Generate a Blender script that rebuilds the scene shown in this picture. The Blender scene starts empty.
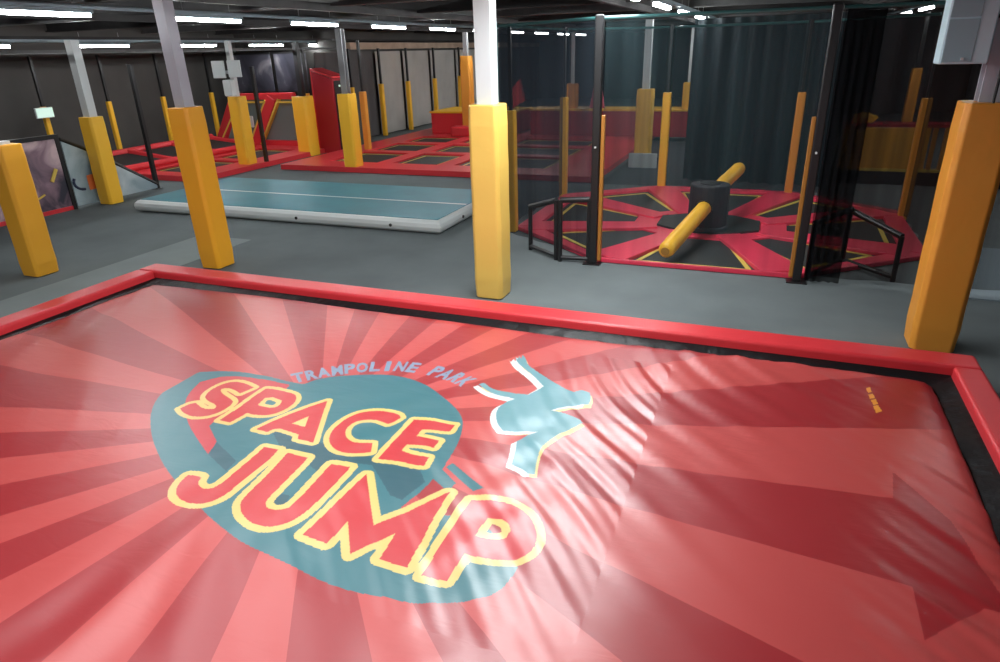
import bpy, math, random
import numpy as np
from mathutils import Vector, Matrix
random.seed(4); np.random.seed(4)
sc = bpy.context.scene
COL = sc.collection

# ------------------------------------------------------------------ camera
CAMH = 2.8; FPX = 662.9
yaw, pit, rol = -0.386343, -0.399536, -0.028554
fw = Vector((math.sin(yaw)*math.cos(pit), math.cos(yaw)*math.cos(pit), math.sin(pit)))
rt0 = Vector((math.cos(yaw), -math.sin(yaw), 0)); up0 = rt0.cross(fw)
rt = rt0*math.cos(rol) + up0*math.sin(rol); up = -rt0*math.sin(rol) + up0*math.cos(rol)
cam_d = bpy.data.cameras.new('camera'); cam = bpy.data.objects.new('camera', cam_d); COL.objects.link(cam)
cam_d.sensor_width = 36; cam_d.lens = FPX/1000*36; cam_d.clip_start = 0.05; cam_d.clip_end = 200
M = Matrix((rt, up, -fw)).transposed().to_4x4(); M.translation = Vector((0, 0, CAMH)); cam.matrix_world = M
sc.camera = cam

# ------------------------------------------------------------------ world, exposure
sc.view_settings.view_transform = 'Standard'; sc.view_settings.look = 'None'
sc.view_settings.gamma = 1; sc.view_settings.use_curve_mapping = False
sc.view_settings.exposure = 0.0
W = bpy.data.worlds.new('world'); sc.world = W; W.use_nodes = True
W.node_tree.nodes['Background'].inputs[0].default_value = (0.94, 0.95, 1.0, 1)
W.node_tree.nodes['Background'].inputs[1].default_value = 0.26
TUBE = 95.0          # strength of the ceiling tubes
def area(name, loc, rot, sx, sy, power, col):
    l = bpy.data.lights.new(name, 'AREA'); l.shape = 'RECTANGLE'; l.size = sx; l.size_y = sy; l.energy = power; l.color = col
    o = bpy.data.objects.new(name, l); COL.objects.link(o); o.location = loc; o.rotation_euler = rot; return o
# the hall's own tube rows above and behind the photographer, gathered into long downlights
area('tube_row_light', (-2.0, 4.3, 3.36), (0, 0, 0), 0.5, 10.0, 330, (0.93, 0.98, 1.0))
area('tube_row_light', (-4.7, 3.2, 3.36), (0, 0, 0), 0.3, 4.5, 70, (0.97, 0.98, 1.0))
area('tube_row_light', (-9.0, -0.5, 3.35), (0, 0, 0), 0.3, 6.0, 120, (1.0, 0.95, 0.88))

# ------------------------------------------------------------------ materials
def mat(name, col, rough=0.6, metal=0.0, bump=0.0, bscale=20.0, var=0.0, vscale=3.0, coat=0.0, emit=None, es=0.0, spec=0.5, stretch=None, bdist=0.01):
    m = bpy.data.materials.new(name); m.use_nodes = True
    nt = m.node_tree; b = nt.nodes['Principled BSDF']
    b.inputs['Base Color'].default_value = (*col, 1); b.inputs['Roughness'].default_value = rough
    b.inputs['Metallic'].default_value = metal; b.inputs['Coat Weight'].default_value = coat
    b.inputs['Specular IOR Level'].default_value = spec
    if emit: b.inputs['Emission Color'].default_value = (*emit, 1); b.inputs['Emission Strength'].default_value = es
    if var or bump:
        tc = nt.nodes.new('ShaderNodeTexCoord'); mp = nt.nodes.new('ShaderNodeMapping')
        nt.links.new(tc.outputs['Object'], mp.inputs[0])
        if stretch: mp.inputs['Scale'].default_value = stretch
    if var:
        n = nt.nodes.new('ShaderNodeTexNoise'); n.inputs['Scale'].default_value = vscale; n.inputs['Detail'].default_value = 5
        nt.links.new(mp.outputs[0], n.inputs['Vector'])
        r = nt.nodes.new('ShaderNodeValToRGB'); r.color_ramp.elements[0].position = .3; r.color_ramp.elements[1].position = .7
        r.color_ramp.elements[0].color = (*[c*(1-var) for c in col], 1); r.color_ramp.elements[1].color = (*[min(1, c*(1+var)) for c in col], 1)
        nt.links.new(n.outputs[0], r.inputs[0]); nt.links.new(r.outputs[0], b.inputs['Base Color'])
    if bump:
        n = nt.nodes.new('ShaderNodeTexNoise'); n.inputs['Scale'].default_value = bscale; n.inputs['Detail'].default_value = 4
        nt.links.new(mp.outputs[0], n.inputs['Vector'])
        u = nt.nodes.new('ShaderNodeBump'); u.inputs['Strength'].default_value = bump; u.inputs['Distance'].default_value = bdist
        nt.links.new(n.outputs[0], u.inputs['Height']); nt.links.new(u.outputs[0], b.inputs['Normal'])
    return m

def net_mat(name, col, opac, var=0.25, scale=(5, 5, .25)):
    m = bpy.data.materials.new(name); m.use_nodes = True; nt = m.node_tree
    for n in list(nt.nodes): nt.nodes.remove(n)
    out = nt.nodes.new('ShaderNodeOutputMaterial'); mix = nt.nodes.new('ShaderNodeMixShader')
    tr = nt.nodes.new('ShaderNodeBsdfTransparent'); df = nt.nodes.new('ShaderNodeBsdfDiffuse'); df.inputs[0].default_value = (*col, 1)
    tc = nt.nodes.new('ShaderNodeTexCoord'); mp = nt.nodes.new('ShaderNodeMapping'); mp.inputs['Scale'].default_value = scale
    nz = nt.nodes.new('ShaderNodeTexNoise'); nz.inputs['Scale'].default_value = 1.0; nz.inputs['Detail'].default_value = 3
    mr = nt.nodes.new('ShaderNodeMapRange'); mr.inputs['From Min'].default_value = .3; mr.inputs['From Max'].default_value = .7
    mr.inputs['To Min'].default_value = max(0, opac-var); mr.inputs['To Max'].default_value = min(1, opac+var)
    L = nt.links.new
    L(tc.outputs['Object'], mp.inputs[0]); L(mp.outputs[0], nz.inputs['Vector']); L(nz.outputs[0], mr.inputs['Value'])
    L(mr.outputs[0], mix.inputs[0]); L(tr.outputs[0], mix.inputs[1]); L(df.outputs[0], mix.inputs[2]); L(mix.outputs[0], out.inputs[0])
    return m

CARPET_D = mat('carpet', (.135, .155, .158), .95, bump=.25, bscale=220, var=.10, vscale=1.2, spec=.2, bdist=.004)
CEIL = mat('dark_ceiling', (.030, .028, .028), .9, var=.3, vscale=1.5)
JOIST = mat('joist_metal', (.10, .10, .10), .5, .3, var=.2)
TAN = mat('orange_lit_strip', (.42, .30, .22), .7, var=.15)  # tan stands for orange light on the ceiling edge
WALL = mat('charcoal_wall', (.060, .056, .052), .85, var=.18, vscale=.9)
WALLD = mat('black_wall', (.022, .019, .020), .9, var=.2, vscale=.8)
YEL = mat('yellow_vinyl', (.93, .50, .03), .42, bump=.25, bscale=7, bdist=.02)
YELP = mat('lamplit_yellow_vinyl', (.80, .52, .11), .42, bump=.25, bscale=7, bdist=.02)  # yellow vinyl made paler: brightness from the near tubes put into the colour
ORA = mat('orange_vinyl', (.74, .30, .035), .42, bump=.3, bscale=7, bdist=.02)
ORAD = mat('brown_orange_vinyl', (.38, .15, .02), .5)
STEEL = mat('painted_steel', (.50, .50, .56), .38, .15)
STEELW = mat('white_painted_steel', (.60, .62, .62), .4)
GALV = mat('galvanised_steel', (.32, .32, .33), .4, .5)
RED = mat('red_vinyl', (.66, .035, .045), .36, bump=.15, bscale=5, bdist=.02)
REDP = mat('arena_red_vinyl', (.78, .045, .095), .34, bump=.15, bscale=5, bdist=.02)
REDD = mat('deep_red_panel', (.40, .015, .03), .3)
BLKM = mat('trampoline_bed', (.018, .020, .020), .6, bump=.2, bscale=150)
BEDG = mat('greyish_trampoline_bed', (.15, .19, .19), .5)
BLK = mat('black_vinyl', (.008, .008, .009), .42, bump=.6, bscale=8, bdist=.03, spec=.25)
BLKP = mat('black_powder_coat', (.012, .012, .013), .35)
MACH = mat('machine_cover', (.010, .009, .014), .65, bump=.3, bscale=6)
LINE = mat('yellow_piping', (.80, .58, .10), .5)
TEAL_T = mat('air_track_top', (.02, .19, .235), .45, var=.12, vscale=2)
WHITEV = mat('white_vinyl', (.62, .66, .66), .4)
BOXG = mat('cabinet_grey', (.34, .50, .56), .4)
BOXL = mat('cabinet_light', (.60, .80, .88), .4)
HOUS = mat('lamp_housing', (.35, .45, .50), .4, .2)
TUBE_M = mat('lit_tube', (1, 1, 1), .5, emit=(.96, .99, 1), es=TUBE)
EXITM = mat('exit_sign_face', (.5, .7, .6), .5, emit=(.75, 1, .85), es=.45)
NAVY = mat('navy_velcro', (.03, .04, .09), .7)
PINK = mat('pink_panel', (.60, .10, .17), .5)
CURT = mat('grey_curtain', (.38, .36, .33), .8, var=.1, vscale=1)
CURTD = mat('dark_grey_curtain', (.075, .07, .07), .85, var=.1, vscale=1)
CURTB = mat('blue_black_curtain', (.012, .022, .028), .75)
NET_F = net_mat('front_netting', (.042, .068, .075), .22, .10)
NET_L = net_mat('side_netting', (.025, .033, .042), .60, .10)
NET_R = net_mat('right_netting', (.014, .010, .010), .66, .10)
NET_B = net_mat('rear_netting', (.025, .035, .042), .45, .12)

# ------------------------------------------------------------------ helpers
class MB:
    def __init__(s): s.v = []; s.f = []; s.m = []
    def box(s, lo, hi, T=None, mi=0):
        n = len(s.v)
        for z in (lo[2], hi[2]):
            for x, y in ((lo[0], lo[1]), (hi[0], lo[1]), (hi[0], hi[1]), (lo[0], hi[1])):
                p = Vector((x, y, z)); s.v.append(T @ p if T else p)
        for f in ((3, 2, 1, 0), (4, 5, 6, 7), (0, 1, 5, 4), (1, 2, 6, 5), (2, 3, 7, 6), (3, 0, 4, 7)):
            s.f.append(tuple(n+i for i in f)); s.m.append(mi)
        return s
    def tube(s, p0, p1, r0, r1=None, n=12, mi=0):
        p0 = Vector(p0); p1 = Vector(p1); r1 = r0 if r1 is None else r1
        d = (p1-p0).normalized(); a = d.orthogonal().normalized(); b = d.cross(a); k = len(s.v)
        for p, r in ((p0, r0), (p1, r1)):
            for i in range(n):
                t = 2*math.pi*i/n; s.v.append(p + (a*math.cos(t)+b*math.sin(t))*r)
        for i in range(n):
            j = (i+1) % n; s.f.append((k+i, k+j, k+n+j, k+n+i)); s.m.append(mi)
        s.f.append(tuple(k+i for i in reversed(range(n)))); s.f.append(tuple(k+n+i for i in range(n))); s.m += [mi, mi]
        return s
    def prism(s, poly, z0, z1, T=None, mi=0):
        k = len(s.v); n = len(poly)
        A = sum(poly[i][0]*poly[(i+1) % n][1]-poly[(i+1) % n][0]*poly[i][1] for i in range(n))
        if A < 0: poly = poly[::-1]
        for z in (z0, z1):
            for x, y in poly:
                p = Vector((x, y, z)); s.v.append(T @ p if T else p)
        s.f.append(tuple(k+i for i in reversed(range(n)))); s.f.append(tuple(k+n+i for i in range(n))); s.m += [mi, mi]
        for i in range(n):
            j = (i+1) % n; s.f.append((k+i, k+j, k+n+j, k+n+i)); s.m.append(mi)
        return s
    def lathe(s, prof, c=(0, 0, 0), n=24, mi=0):
        k = len(s.v)
        for r, z in prof:
            for i in range(n):
                t = 2*math.pi*i/n; s.v.append(Vector((c[0]+r*math.cos(t), c[1]+r*math.sin(t), c[2]+z)))
        for q in range(len(prof)-1):
            for i in range(n):
                j = (i+1) % n; s.f.append((k+q*n+i, k+q*n+j, k+(q+1)*n+j, k+(q+1)*n+i)); s.m.append(mi)
        s.f.append(tuple(k+i for i in reversed(range(n)))); s.f.append(tuple(k+(len(prof)-1)*n+i for i in range(n))); s.m += [mi, mi]
        return s
    def build(s, name, mats, parent=None, bevel=0.0, smooth=False, seg=2):
        me = bpy.data.meshes.new(name); me.from_pydata([tuple(v) for v in s.v], [], s.f)
        if not isinstance(mats, (list, tuple)): mats = [mats]
        for m in mats: me.materials.append(m)
        if len(mats) > 1: me.polygons.foreach_set('material_index', s.m)
        if smooth: me.polygons.foreach_set('use_smooth', [True]*len(me.polygons))
        me.update()
        o = bpy.data.objects.new(name, me); COL.objects.link(o)
        if parent is not None: o.parent = parent
        if bevel:
            b = o.modifiers.new('bevel', 'BEVEL'); b.width = bevel; b.segments = seg; b.limit_method = 'ANGLE'; b.angle_limit = math.radians(40)
            if smooth: b.harden_normals = False
        return o
def tag(o, label=None, cat=None, group=None, kind=None):
    if label: o['label'] = label
    if cat: o['category'] = cat
    if group: o['group'] = group
    if kind: o['kind'] = kind
    return o
def empty(name, loc, rz=0, label=None, cat=None, group=None):
    o = bpy.data.objects.new(name, None); COL.objects.link(o); o.location = loc; o.rotation_euler = (0, 0, rz)
    o.empty_display_size = .2
    return tag(o, label, cat, group)
def copy_tree(o, parent=None):
    c = o.copy(); COL.objects.link(c)
    if parent is not None: c.parent = parent
    for ch in list(o.children): copy_tree(ch, c)
    return c
def struct(mb, name, m, **k):
    return tag(mb.build(name, m, **k), kind='structure')

# ------------------------------------------------------------------ the room shell
struct(MB().box((-20, -3, -.1), (9, 43, 0)), 'floor', CARPET_D)
struct(MB().box((-20, -3, 4.0), (9, 43, 4.1)), 'ceiling', CEIL)
struct(MB().box((-18.7, -3, 0), (-18.5, 21.0, 4)), 'wall_left', WALL)
struct(MB().box((-18.5, 20.8, 0), (-14.2, 21.0, 4)), 'wall_rear_left', WALL)
struct(MB().box((-14.2, 20.8, 0), (-14.0, 42, 4)), 'wall_far_left', WALL)
struct(MB().box((-14.2, 42, 0), (8.6, 42.2, 4)), 'wall_back', WALLD)
struct(MB().box((8.4, -3, 0), (8.6, 42, 4)), 'wall_right', WALLD)
# joists across and purlins along the dark ceiling
k = 1
for y in np.arange(4.5, 41, 3.1):
    mb = MB(); mb.box((-18.5, y-.04, 3.62), (8.4, y+.04, 4.0)); mb.box((-18.5, y-.1, 3.58), (8.4, y+.1, 3.62))
    struct(mb, 'trim_%d' % k, JOIST if k % 2 else CEIL); k += 1
for x, z0, z1, m in ((-16.2, 3.02, 3.10, JOIST), (-13.3, 3.24, 3.29, CEIL), (-14.1, 3.0, 3.06, JOIST), (-7.3, 3.50, 3.62, JOIST), (-2.9, 3.50, 3.62, CEIL), (1.7, 3.50, 3.62, CEIL), (-11, 3.46, 3.58, CEIL)):
    struct(MB().box((x-.05, 3, z0), (x+.05, 41, z1)), 'trim_%d' % k, m); k += 1
struct(MB().box((-13.95, 21, 2.98), (-13.75, 41.5, 3.20)), 'trim_%d' % k, TAN); k += 1  # added strip above the curtains, orange-lit ceiling painted as its tan colour
# a lighter carpet runner laid beside the landing bag, welded seam to seam
CARPET_L = mat('carpet_light', (.205, .235, .235), .95, bump=.25, bscale=220, var=.08, vscale=1.2, spec=.2, bdist=.004)
tag(MB().box((-3.5, 14.75, 0), (1.2, 22.1, .004)).build('floor_shade_sheet', mat('floor_shade_sheet', (.035, .04, .045), .95)), 'added dark sheet shading the floor behind the net cage', 'carpet')  # added dark sheet: shade on the floor behind the cage put into colour
tag(MB().box((-9.0, -2, 0), (-7.9, 8.5, .004)).build('carpet_runner', CARPET_L), 'lighter grey carpet runner lying along the left side of the landing bag', 'carpet')

# ------------------------------------------------------------------ tube lamps
def lamp_proto():
    r = empty('tube_lamp', (0, 0, 0))
    mb = MB(); mb.box((-.06, 0, .03), (.06, 1.55, .075)); mb.box((-.035, .02, .0), (-.028, 1.53, .03)); mb.box((.028, .02, .0), (.035, 1.53, .03))
    mb.build('housing', HOUS, r, bevel=.006)
    t = MB(); t.box((-.038, .03, -.022), (.038, 1.52, .03)); t.build('lit_tube', TUBE_M, r, bevel=.012)
    for y in (.25, 1.3): MB().tube((0, y, .075), (0, y, .30), .006).build('hanger', GALV, r)
    return r
ORD = 'first second third fourth fifth sixth seventh eighth ninth tenth'.split()
lp = lamp_proto(); used = [False]
def lamp(x, y, z, label, group):
    o = lp if not used[0] else copy_tree(lp)
    used[0] = True; o.location = (x, y, z); tag(o, label, 'lamp', group); return o
for i in range(10):
    lamp(-9, 5.85+2.97*i, 3.4, ORD[i]+' lit tube lamp from the near end of the long rail over the air track', 'tube lamps over the air track')
for i in range(9):
    lamp(-15, 8.7+2.93*i, 3.15, ORD[i]+' lit tube lamp from the near end of the low far left row', 'tube lamps in the far left row')
for i in range(8):
    lamp(-2, 5.9+2.97*i, 3.42, ORD[i]+' lit tube lamp from the near end of the row above the net cage', 'tube lamps above the net cage')
for i in range(6):
    lamp(2.85, 9.1+2.97*i, 3.42, ORD[i]+' lit tube lamp from the near end of the row right of the net cage', 'tube lamps right of the net cage')
for x, z, y0, y1, nm in ((-9, 3.455, 5.2, 36, 'over the air track'), (-15, 3.205, 8, 36, 'over the far left trampolines'), (-2, 3.475, 5, 30, 'above the net cage'), (2.85, 3.475, 8, 27, 'right of the net cage')):
    mb = MB(); mb.box((x-.03, y0, z+.025), (x+.03, y1, z+.065)); mb.box((x-.012, y0, z+.065), (x+.012, y1, z+.085))
    tag(mb.build('lamp_rail', HOUS), 'long grey lamp rail ' + nm, 'rail')

# ------------------------------------------------------------------ padded posts
def pad_mb(w, h, n=10):
    """square foam sleeve: soft corners, slight bulges, folded hem"""
    mb = MB(); prof = []
    for i in range(n+1):
        z = .01 + (h-.01)*i/n
        s = w/2*(1 + .012*math.sin(i*2.1) - (.05 if i in (0, n) else 0)); prof.append((z, s))
    for z, s in prof:
        c = s*.22
        for x, y in ((-s+c, -s), (s-c, -s), (s, -s+c), (s, s-c), (s-c, s), (-s+c, s), (-s, s-c), (-s, -s+c)): mb.v.append(Vector((x, y, z)))
    for i in range(n):
        for j in range(8):
            k = (j+1) % 8; mb.f.append((i*8+j, i*8+k, i*8+8+k, i*8+8+j)); mb.m.append(0)
    mb.f.append(tuple(reversed(range(8)))); mb.f.append(tuple(n*8+j for j in range(8))); mb.m += [0, 0]
    return mb
def hbeam(w, z0, z1):
    t = .018; mb = MB()
    mb.box((-w/2, -w/2, z0), (w/2, -w/2+t, z1)); mb.box((-w/2, w/2-t, z0), (w/2, w/2, z1)); mb.box((-t/2, -w/2+t, z0), (t/2, w/2-t, z1))
    return mb
def boxpole(w, z0, z1): return MB().box((-w/2, -w/2, z0), (w/2, w/2, z1))
def post(x, y, w, h, ztop, label, padm, polem, pw, kind='box', rz=0, lean=0, base=0, group=None):
    r = empty('padded_post', (x, y, base), rz, label, 'post', group)
    pad_mb(w, h-base).build('foam_sleeve', padm, r, smooth=False, bevel=.012)
    (hbeam(pw, h-base+.001, ztop-base) if kind == 'h' else boxpole(pw, h-base+.001, ztop-base)).build('pole', polem, r)
    return r
p1 = post(-7.34, 7.16, .36, 2.22, 3.62, 'orange padded steel post just behind the far left corner of the landing bag', mat('amber_vinyl', (.93, .42, .02), .42, bump=.25, bscale=7, bdist=.02), STEEL, .17, 'box')
p1.rotation_euler[1] = -.02
post(-3.0, 7.20, .365, 2.26, 3.62, 'yellow padded post painted pale as if brightly lit, with bright white steel pole behind middle of the bag rim', YELP, STEELW, .185)
post(1.68, 7.12, .40, 2.29, 3.62, 'wide orange padded post with light grey pole at the far right rim corner', ORA, STEEL, .17, 'h')
post(-9.62, 6.08, .36, 1.82, 1.86, 'amber padded post at the left edge of the photo, nearest on that side', mat('amber_vinyl_b', (.86, .42, .03), .42), STEELW, .14)
post(-13.05, 10.15, .36, 1.78, 3.22, 'bright yellow padded post with off-white pole beside the printed side panels', YEL, STEELW, .18)
post(-13.3, 14.7, .38, 1.88, 3.22, 'yellow padded post carrying a white board behind the air track', YEL, STEELW, .12)
post(-10.05, 14.95, .38, 1.92, 3.4, 'yellow padded post with grey steel pole on front edge of the far trampolines', YEL, GALV, .16, 'h')
post(-13.15, 17.25, .50, 1.72, 3.2, 'broad flat yellow padded post left of the red climbing tower', YEL, BLKP, .14)
post(-9.85, 21.9, .36, 2.68, 3.4, 'tall orange padded post standing on the raised red platform', ORA, GALV, .14, base=.0)
post(-3.06, 17.6, .40, 1.84, 3.4, 'thick yellow padded post seen through the net cage', YEL, STEELW, .17)
post(-11.46, 17.9, .18, 1.80, 3.2, 'slim orange padded post in front of the dark curtains', ORA, BLKP, .07)
# slim yellow wall posts with black uprights
def slim(x, y, h, w, label, group=None, top=3.0, m=YEL):
    return post(x, y, w, h, top, label, m, BLKP, .07, group=group)
for x, y, l in ((-18.0, 12.7, 'slim orange post by the exit sign at the left wall'), (-17.9, 14.6, 'slim yellow post standing left of the amber padded post by the left wall'), (-17.95, 16.6, 'slim yellow post just behind the amber padded post at the left wall'), (-17.9, 18.6, 'slim orange topped post at the left wall behind the board post')):
    slim(x, y, 1.76, .125, l)
slim(-13.5, 18.0, 1.75, .10, 'thin yellow post between the flat yellow post and the red tower')
for y in (20.3,): slim(-13.4, y, 1.8, .14, 'slim yellow post close behind the grey-poled yellow padded post')
for y, l in ((22.2, 'first slim yellow post against the lit grey curtains'), (24.2, 'second slim yellow post against the lit grey curtains'), (26.5, 'third slim yellow post, behind the raised red platform'), (29.0, 'fourth slim yellow post, left of the tall orange padded post')):
    slim(-13.4, y, 1.82, .16, l, m=YEL)

# curtains behind the slim posts, hung in shallow folds
def curtain(name, p0, p1, z0, z1, m, label, amp=.06, folds=9, group=None):
    r = Vector((p1[0]-p0[0], p1[1]-p0[1], 0)); Ln = r.length; d = r/Ln; nrm = Vector((-d.y, d.x, 0)); mb = MB(); n = folds*8; t = .012
    mz = 5
    for side in (0, 1):
        for j in range(mz+1):
            z = z0+(z1-z0)*j/mz
            for i in range(n+1):
                u = i/n; a = amp*(.5+.5*(1-j/mz))*math.sin(u*folds*2*math.pi+.6*math.sin(u*17))
                p = Vector((p0[0], p0[1], z)) + d*Ln*u + nrm*(a + side*t); mb.v.append(p)
    S = (mz+1)*(n+1)
    for j in range(mz):
        for i in range(n):
            a = j*(n+1)+i; mb.f.append((a, a+1, a+n+2, a+n+1)); mb.f.append((S+a+n+1, S+a+n+2, S+a+1, S+a)); mb.m += [0, 0]
    o = mb.build(name, m, smooth=True); tag(o, label, 'curtain', group); return o
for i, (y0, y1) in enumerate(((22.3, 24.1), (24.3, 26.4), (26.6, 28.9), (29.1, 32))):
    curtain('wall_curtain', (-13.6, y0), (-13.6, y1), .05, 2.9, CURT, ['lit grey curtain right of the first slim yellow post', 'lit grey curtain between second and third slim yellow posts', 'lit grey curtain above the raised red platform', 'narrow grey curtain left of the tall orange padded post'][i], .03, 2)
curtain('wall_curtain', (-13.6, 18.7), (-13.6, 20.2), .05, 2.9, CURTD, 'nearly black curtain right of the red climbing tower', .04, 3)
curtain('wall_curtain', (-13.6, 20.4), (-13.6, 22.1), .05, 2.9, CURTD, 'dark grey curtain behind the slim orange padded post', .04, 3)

# ------------------------------------------------------------------ boards, exit sign, far left things
r = empty('sign_board', (-13.28, 14.48, 2.34), 0, 'white double board fixed across the pole of a yellow padded post', 'sign')
MB().box((-.46, -.02, 0), (-.06, .02, .42)).build('board', WHITEV, r, bevel=.01); MB().box((.05, -.02, .02), (.46, .02, .42)).build('board', WHITEV, r, bevel=.01)
MB().box((-.12, .02, .1), (.12, .10, .18)).build('bracket', GALV, r)
o = MB().box((-.13, -.09, 0), (.13, .09, .40)).build('wall_box', WHITEV, bevel=.03); o.location = (-13.25, 14.44, 1.90); tag(o, 'small white box on top of the yellow post below the board', 'box')
r = empty('exit_sign', (-17.72, 12.5, 1.5), 0, 'small glowing pale green exit sign at the left wall', 'sign')
MB().box((-.03, -.24, 0), (.02, .24, .26)).build('housing', WHITEV, r, bevel=.01); MB().box((.021, -.22, .02), (.03, .22, .24)).build('lit_face', EXITM, r)
MB().box((-.30, .17, .10), (-.03, .23, .16)).build('bracket', BLKP, r)
# small box hung high on the right post
r = empty('equipment_cabinet', (1.385, 7.0, 2.60), 0, 'pale blue grey cabinet hung high beside the right orange post', 'cabinet')
MB().box((-.17, -.10, 0), (.18, .14, .72)).build('cabinet_body', BOXL, r, bevel=.012)
mb = MB(); mb.box((-.155, -.108, .015), (.06, -.10, .34)); mb.box((-.155, -.108, .355), (.06, -.10, .70)); mb.build('grille_panel', BOXG, r, bevel=.003)
MB().box((-.02, -.125, .03), (.0, -.108, .05)).build('latch', WHITEV, r)
mb = MB(); mb.tube((.30, -.04, -.38), (.30, -.04, .6), .012); mb.tube((.30, -.04, .3), (.19, -.02, .36), .012); mb.build('cable', BLKP, r)

for x, y, h, l in ((-13.45, 11.72, 2.75, 'black upright at the tail of the pale sloping side panel'), (-13.0, 15.1, 2.6, 'black upright just right of the yellow post with the white board')):
    r = empty('black_upright', (x, y, 0), 0, l, 'pole'); MB().box((-.045, -.045, .01), (.045, .045, h)).build('pole', BLKP, r, bevel=.008); MB().box((-.09, -.09, 0), (.09, .09, .01)).build('base_plate', BLKP, r)
# ------------------------------------------------------------------ poster panels at far left
def poster_mat(name, c1, c2, c3, sc_=1.2):
    m = bpy.data.materials.new(name); m.use_nodes = True; nt = m.node_tree; b = nt.nodes['Principled BSDF']; b.inputs['Roughness'].default_value = .4
    tc = nt.nodes.new('ShaderNodeTexCoord'); n = nt.nodes.new('ShaderNodeTexNoise'); n.inputs['Scale'].default_value = sc_; n.inputs['Detail'].default_value = 6; n.inputs['Distortion'].default_value = .8
    rr = nt.nodes.new('ShaderNodeValToRGB'); e = rr.color_ramp.elements; e[0].position = .38; e[0].color = (*c1, 1); e[1].position = .68; e[1].color = (*c3, 1); q = e.new(.52); q.color = (*c2, 1)
    nt.links.new(tc.outputs['Object'], n.inputs['Vector']); nt.links.new(n.outputs[0], rr.inputs[0]); nt.links.new(rr.outputs[0], b.inputs['Base Color']); return m
GALX = poster_mat('galaxy_print', (.035, .032, .05), (.26, .16, .20), (.66, .48, .50), 1.3)
ICE = poster_mat('pale_print', (.16, .24, .29), (.36, .45, .49), (.62, .68, .70), .9)
GAL2 = poster_mat('dark_swirl_print', (.02, .02, .03), (.06, .06, .08), (.42, .40, .42), .8)
r = empty('printed_panel', (-13.35, 7.2, 0), 0, 'side panel printed with a purple nebula, behind the leftmost padded post', 'panel')
MB().box((-.03, 0, .08), (.02, 2.25, 1.42)).build('printed_face', GALX, r)
mb = MB(); mb.box((-.05, 0, 1.42), (.05, 2.33, 1.50)); mb.box((-.05, 2.25, 0), (.05, 2.33, 1.42)); mb.build('frame', BLKP, r)
MB().box((-.04, 0, 0), (.04, 2.25, .08)).build('base_strip', RED, r)
mb = MB()
for i in range(9):
    a0 = 3.5+i*.22; a1 = a0+.22
    mb.tube((.04, 1.35+.55*math.cos(a0), .62+.3*math.sin(a0)), (.04, 1.35+.55*math.cos(a1), .62+.3*math.sin(a1)), .018, n=6)
mb.tube((.04, 1.95, .62), (.04, 2.1, .85), .035, n=6)
mb.build('yellow_arc_print', LINE, r)
r = empty('printed_panel', (-13.32, 9.55, 0), 0, 'pale blue sloping side panel behind the bright yellow padded post', 'panel')
TT = Matrix(((0, 0, 1, 0), (1, 0, 0, 0), (0, 1, 0, 0), (0, 0, 0, 1)))
MB().prism([(0, .05), (0, 1.36), (.5, 1.10), (2.05, .12), (2.05, .05)], -.02, .02, TT).build('printed_face', ICE, r)
mb = MB(); mb.tube((0, 0, 1.40), (0, .5, 1.14), .04, n=6); mb.tube((0, .5, 1.14), (0, 2.1, .12), .04, n=6); mb.build('frame', BLKP, r)
MB().prism([(.35, .32), (.35, .62), (.9, .66), (.95, .34)], .021, .03, TT).build('orange_print', mat('orange_print', (.72, .17, .04), .5), r)
mb = MB()
for cy in (.25, .75):
    for i in range(6):
        a0 = 2.6+i*.35 if cy < .5 else i*.4; a1 = a0+.35
        mb.tube((.03, cy+.22*math.cos(a0), .52+.16*math.sin(a0)), (.03, cy+.22*math.cos(a1), .52+.16*math.sin(a1)), .028, n=6)
mb.build('blue_arc_print', NAVY, r)
# dark swirl posters on the rear net above the sloping trampolines
for x0, x1, l in ((-17.3, -15.7, 'dark poster with a pale swirl above the sloping red trampolines'), (-15.55, -14.3, 'dark poster with white cloud print left of the flat yellow post')):
    r = empty('wall_poster', (x0, 19.2, 1.75), 0, l, 'poster')
    MB().box((0, -.01, 0), (x1-x0, .02, 1.15)).build('print', GAL2, r); mb = MB(); mb.box((-.06, -.02, -.04), (0, .03, 1.2)); mb.box((0, -.02, 1.15), (x1-x0, .03, 1.2)); mb.build('frame', BLKP, r)

# ------------------------------------------------------------------ trampoline fields
def field(name, X0, X1, Y0, Y1, z, xs, ys, label, mdiag=False, redm=RED):
    r = empty(name, (0, 0, 0), 0, label, 'trampoline')
    mb = MB(); xs = [X0]+xs+[X1]; ys = [Y0]+ys+[Y1]      # pairs: pad / bed / pad ...
    for i in range(len(xs)-1):
        for j in range(len(ys)-1):
            bed = (i % 2 == 1) and (j % 2 == 1)
            if not bed: mb.box((xs[i], ys[j], .01), (xs[i+1], ys[j+1], z))
    mb.build('padding', redm, r)
    for i in range(1, len(xs)-1, 2):
        for j in range(1, len(ys)-1, 2):
            b = MB().box((xs[i], ys[j], z-.09), (xs[i+1], ys[j+1], z-.05)).build('trampoline_bed', BLKM, r)
            l = MB(); t = .045; a, c, d, e = xs[i]+.12, xs[i+1]-.12, ys[j]+.12, ys[j+1]-.12
            for lo, hi in (((a, d), (c, d+t)), ((a, e-t), (c, e)), ((a, d), (a+t, e)), ((c-t, d), (c, e))): l.box((lo[0], lo[1], z-.05), (hi[0], hi[1], z-.046))
            l.build('yellow_line', LINE, r if False else b)
    return r
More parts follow.
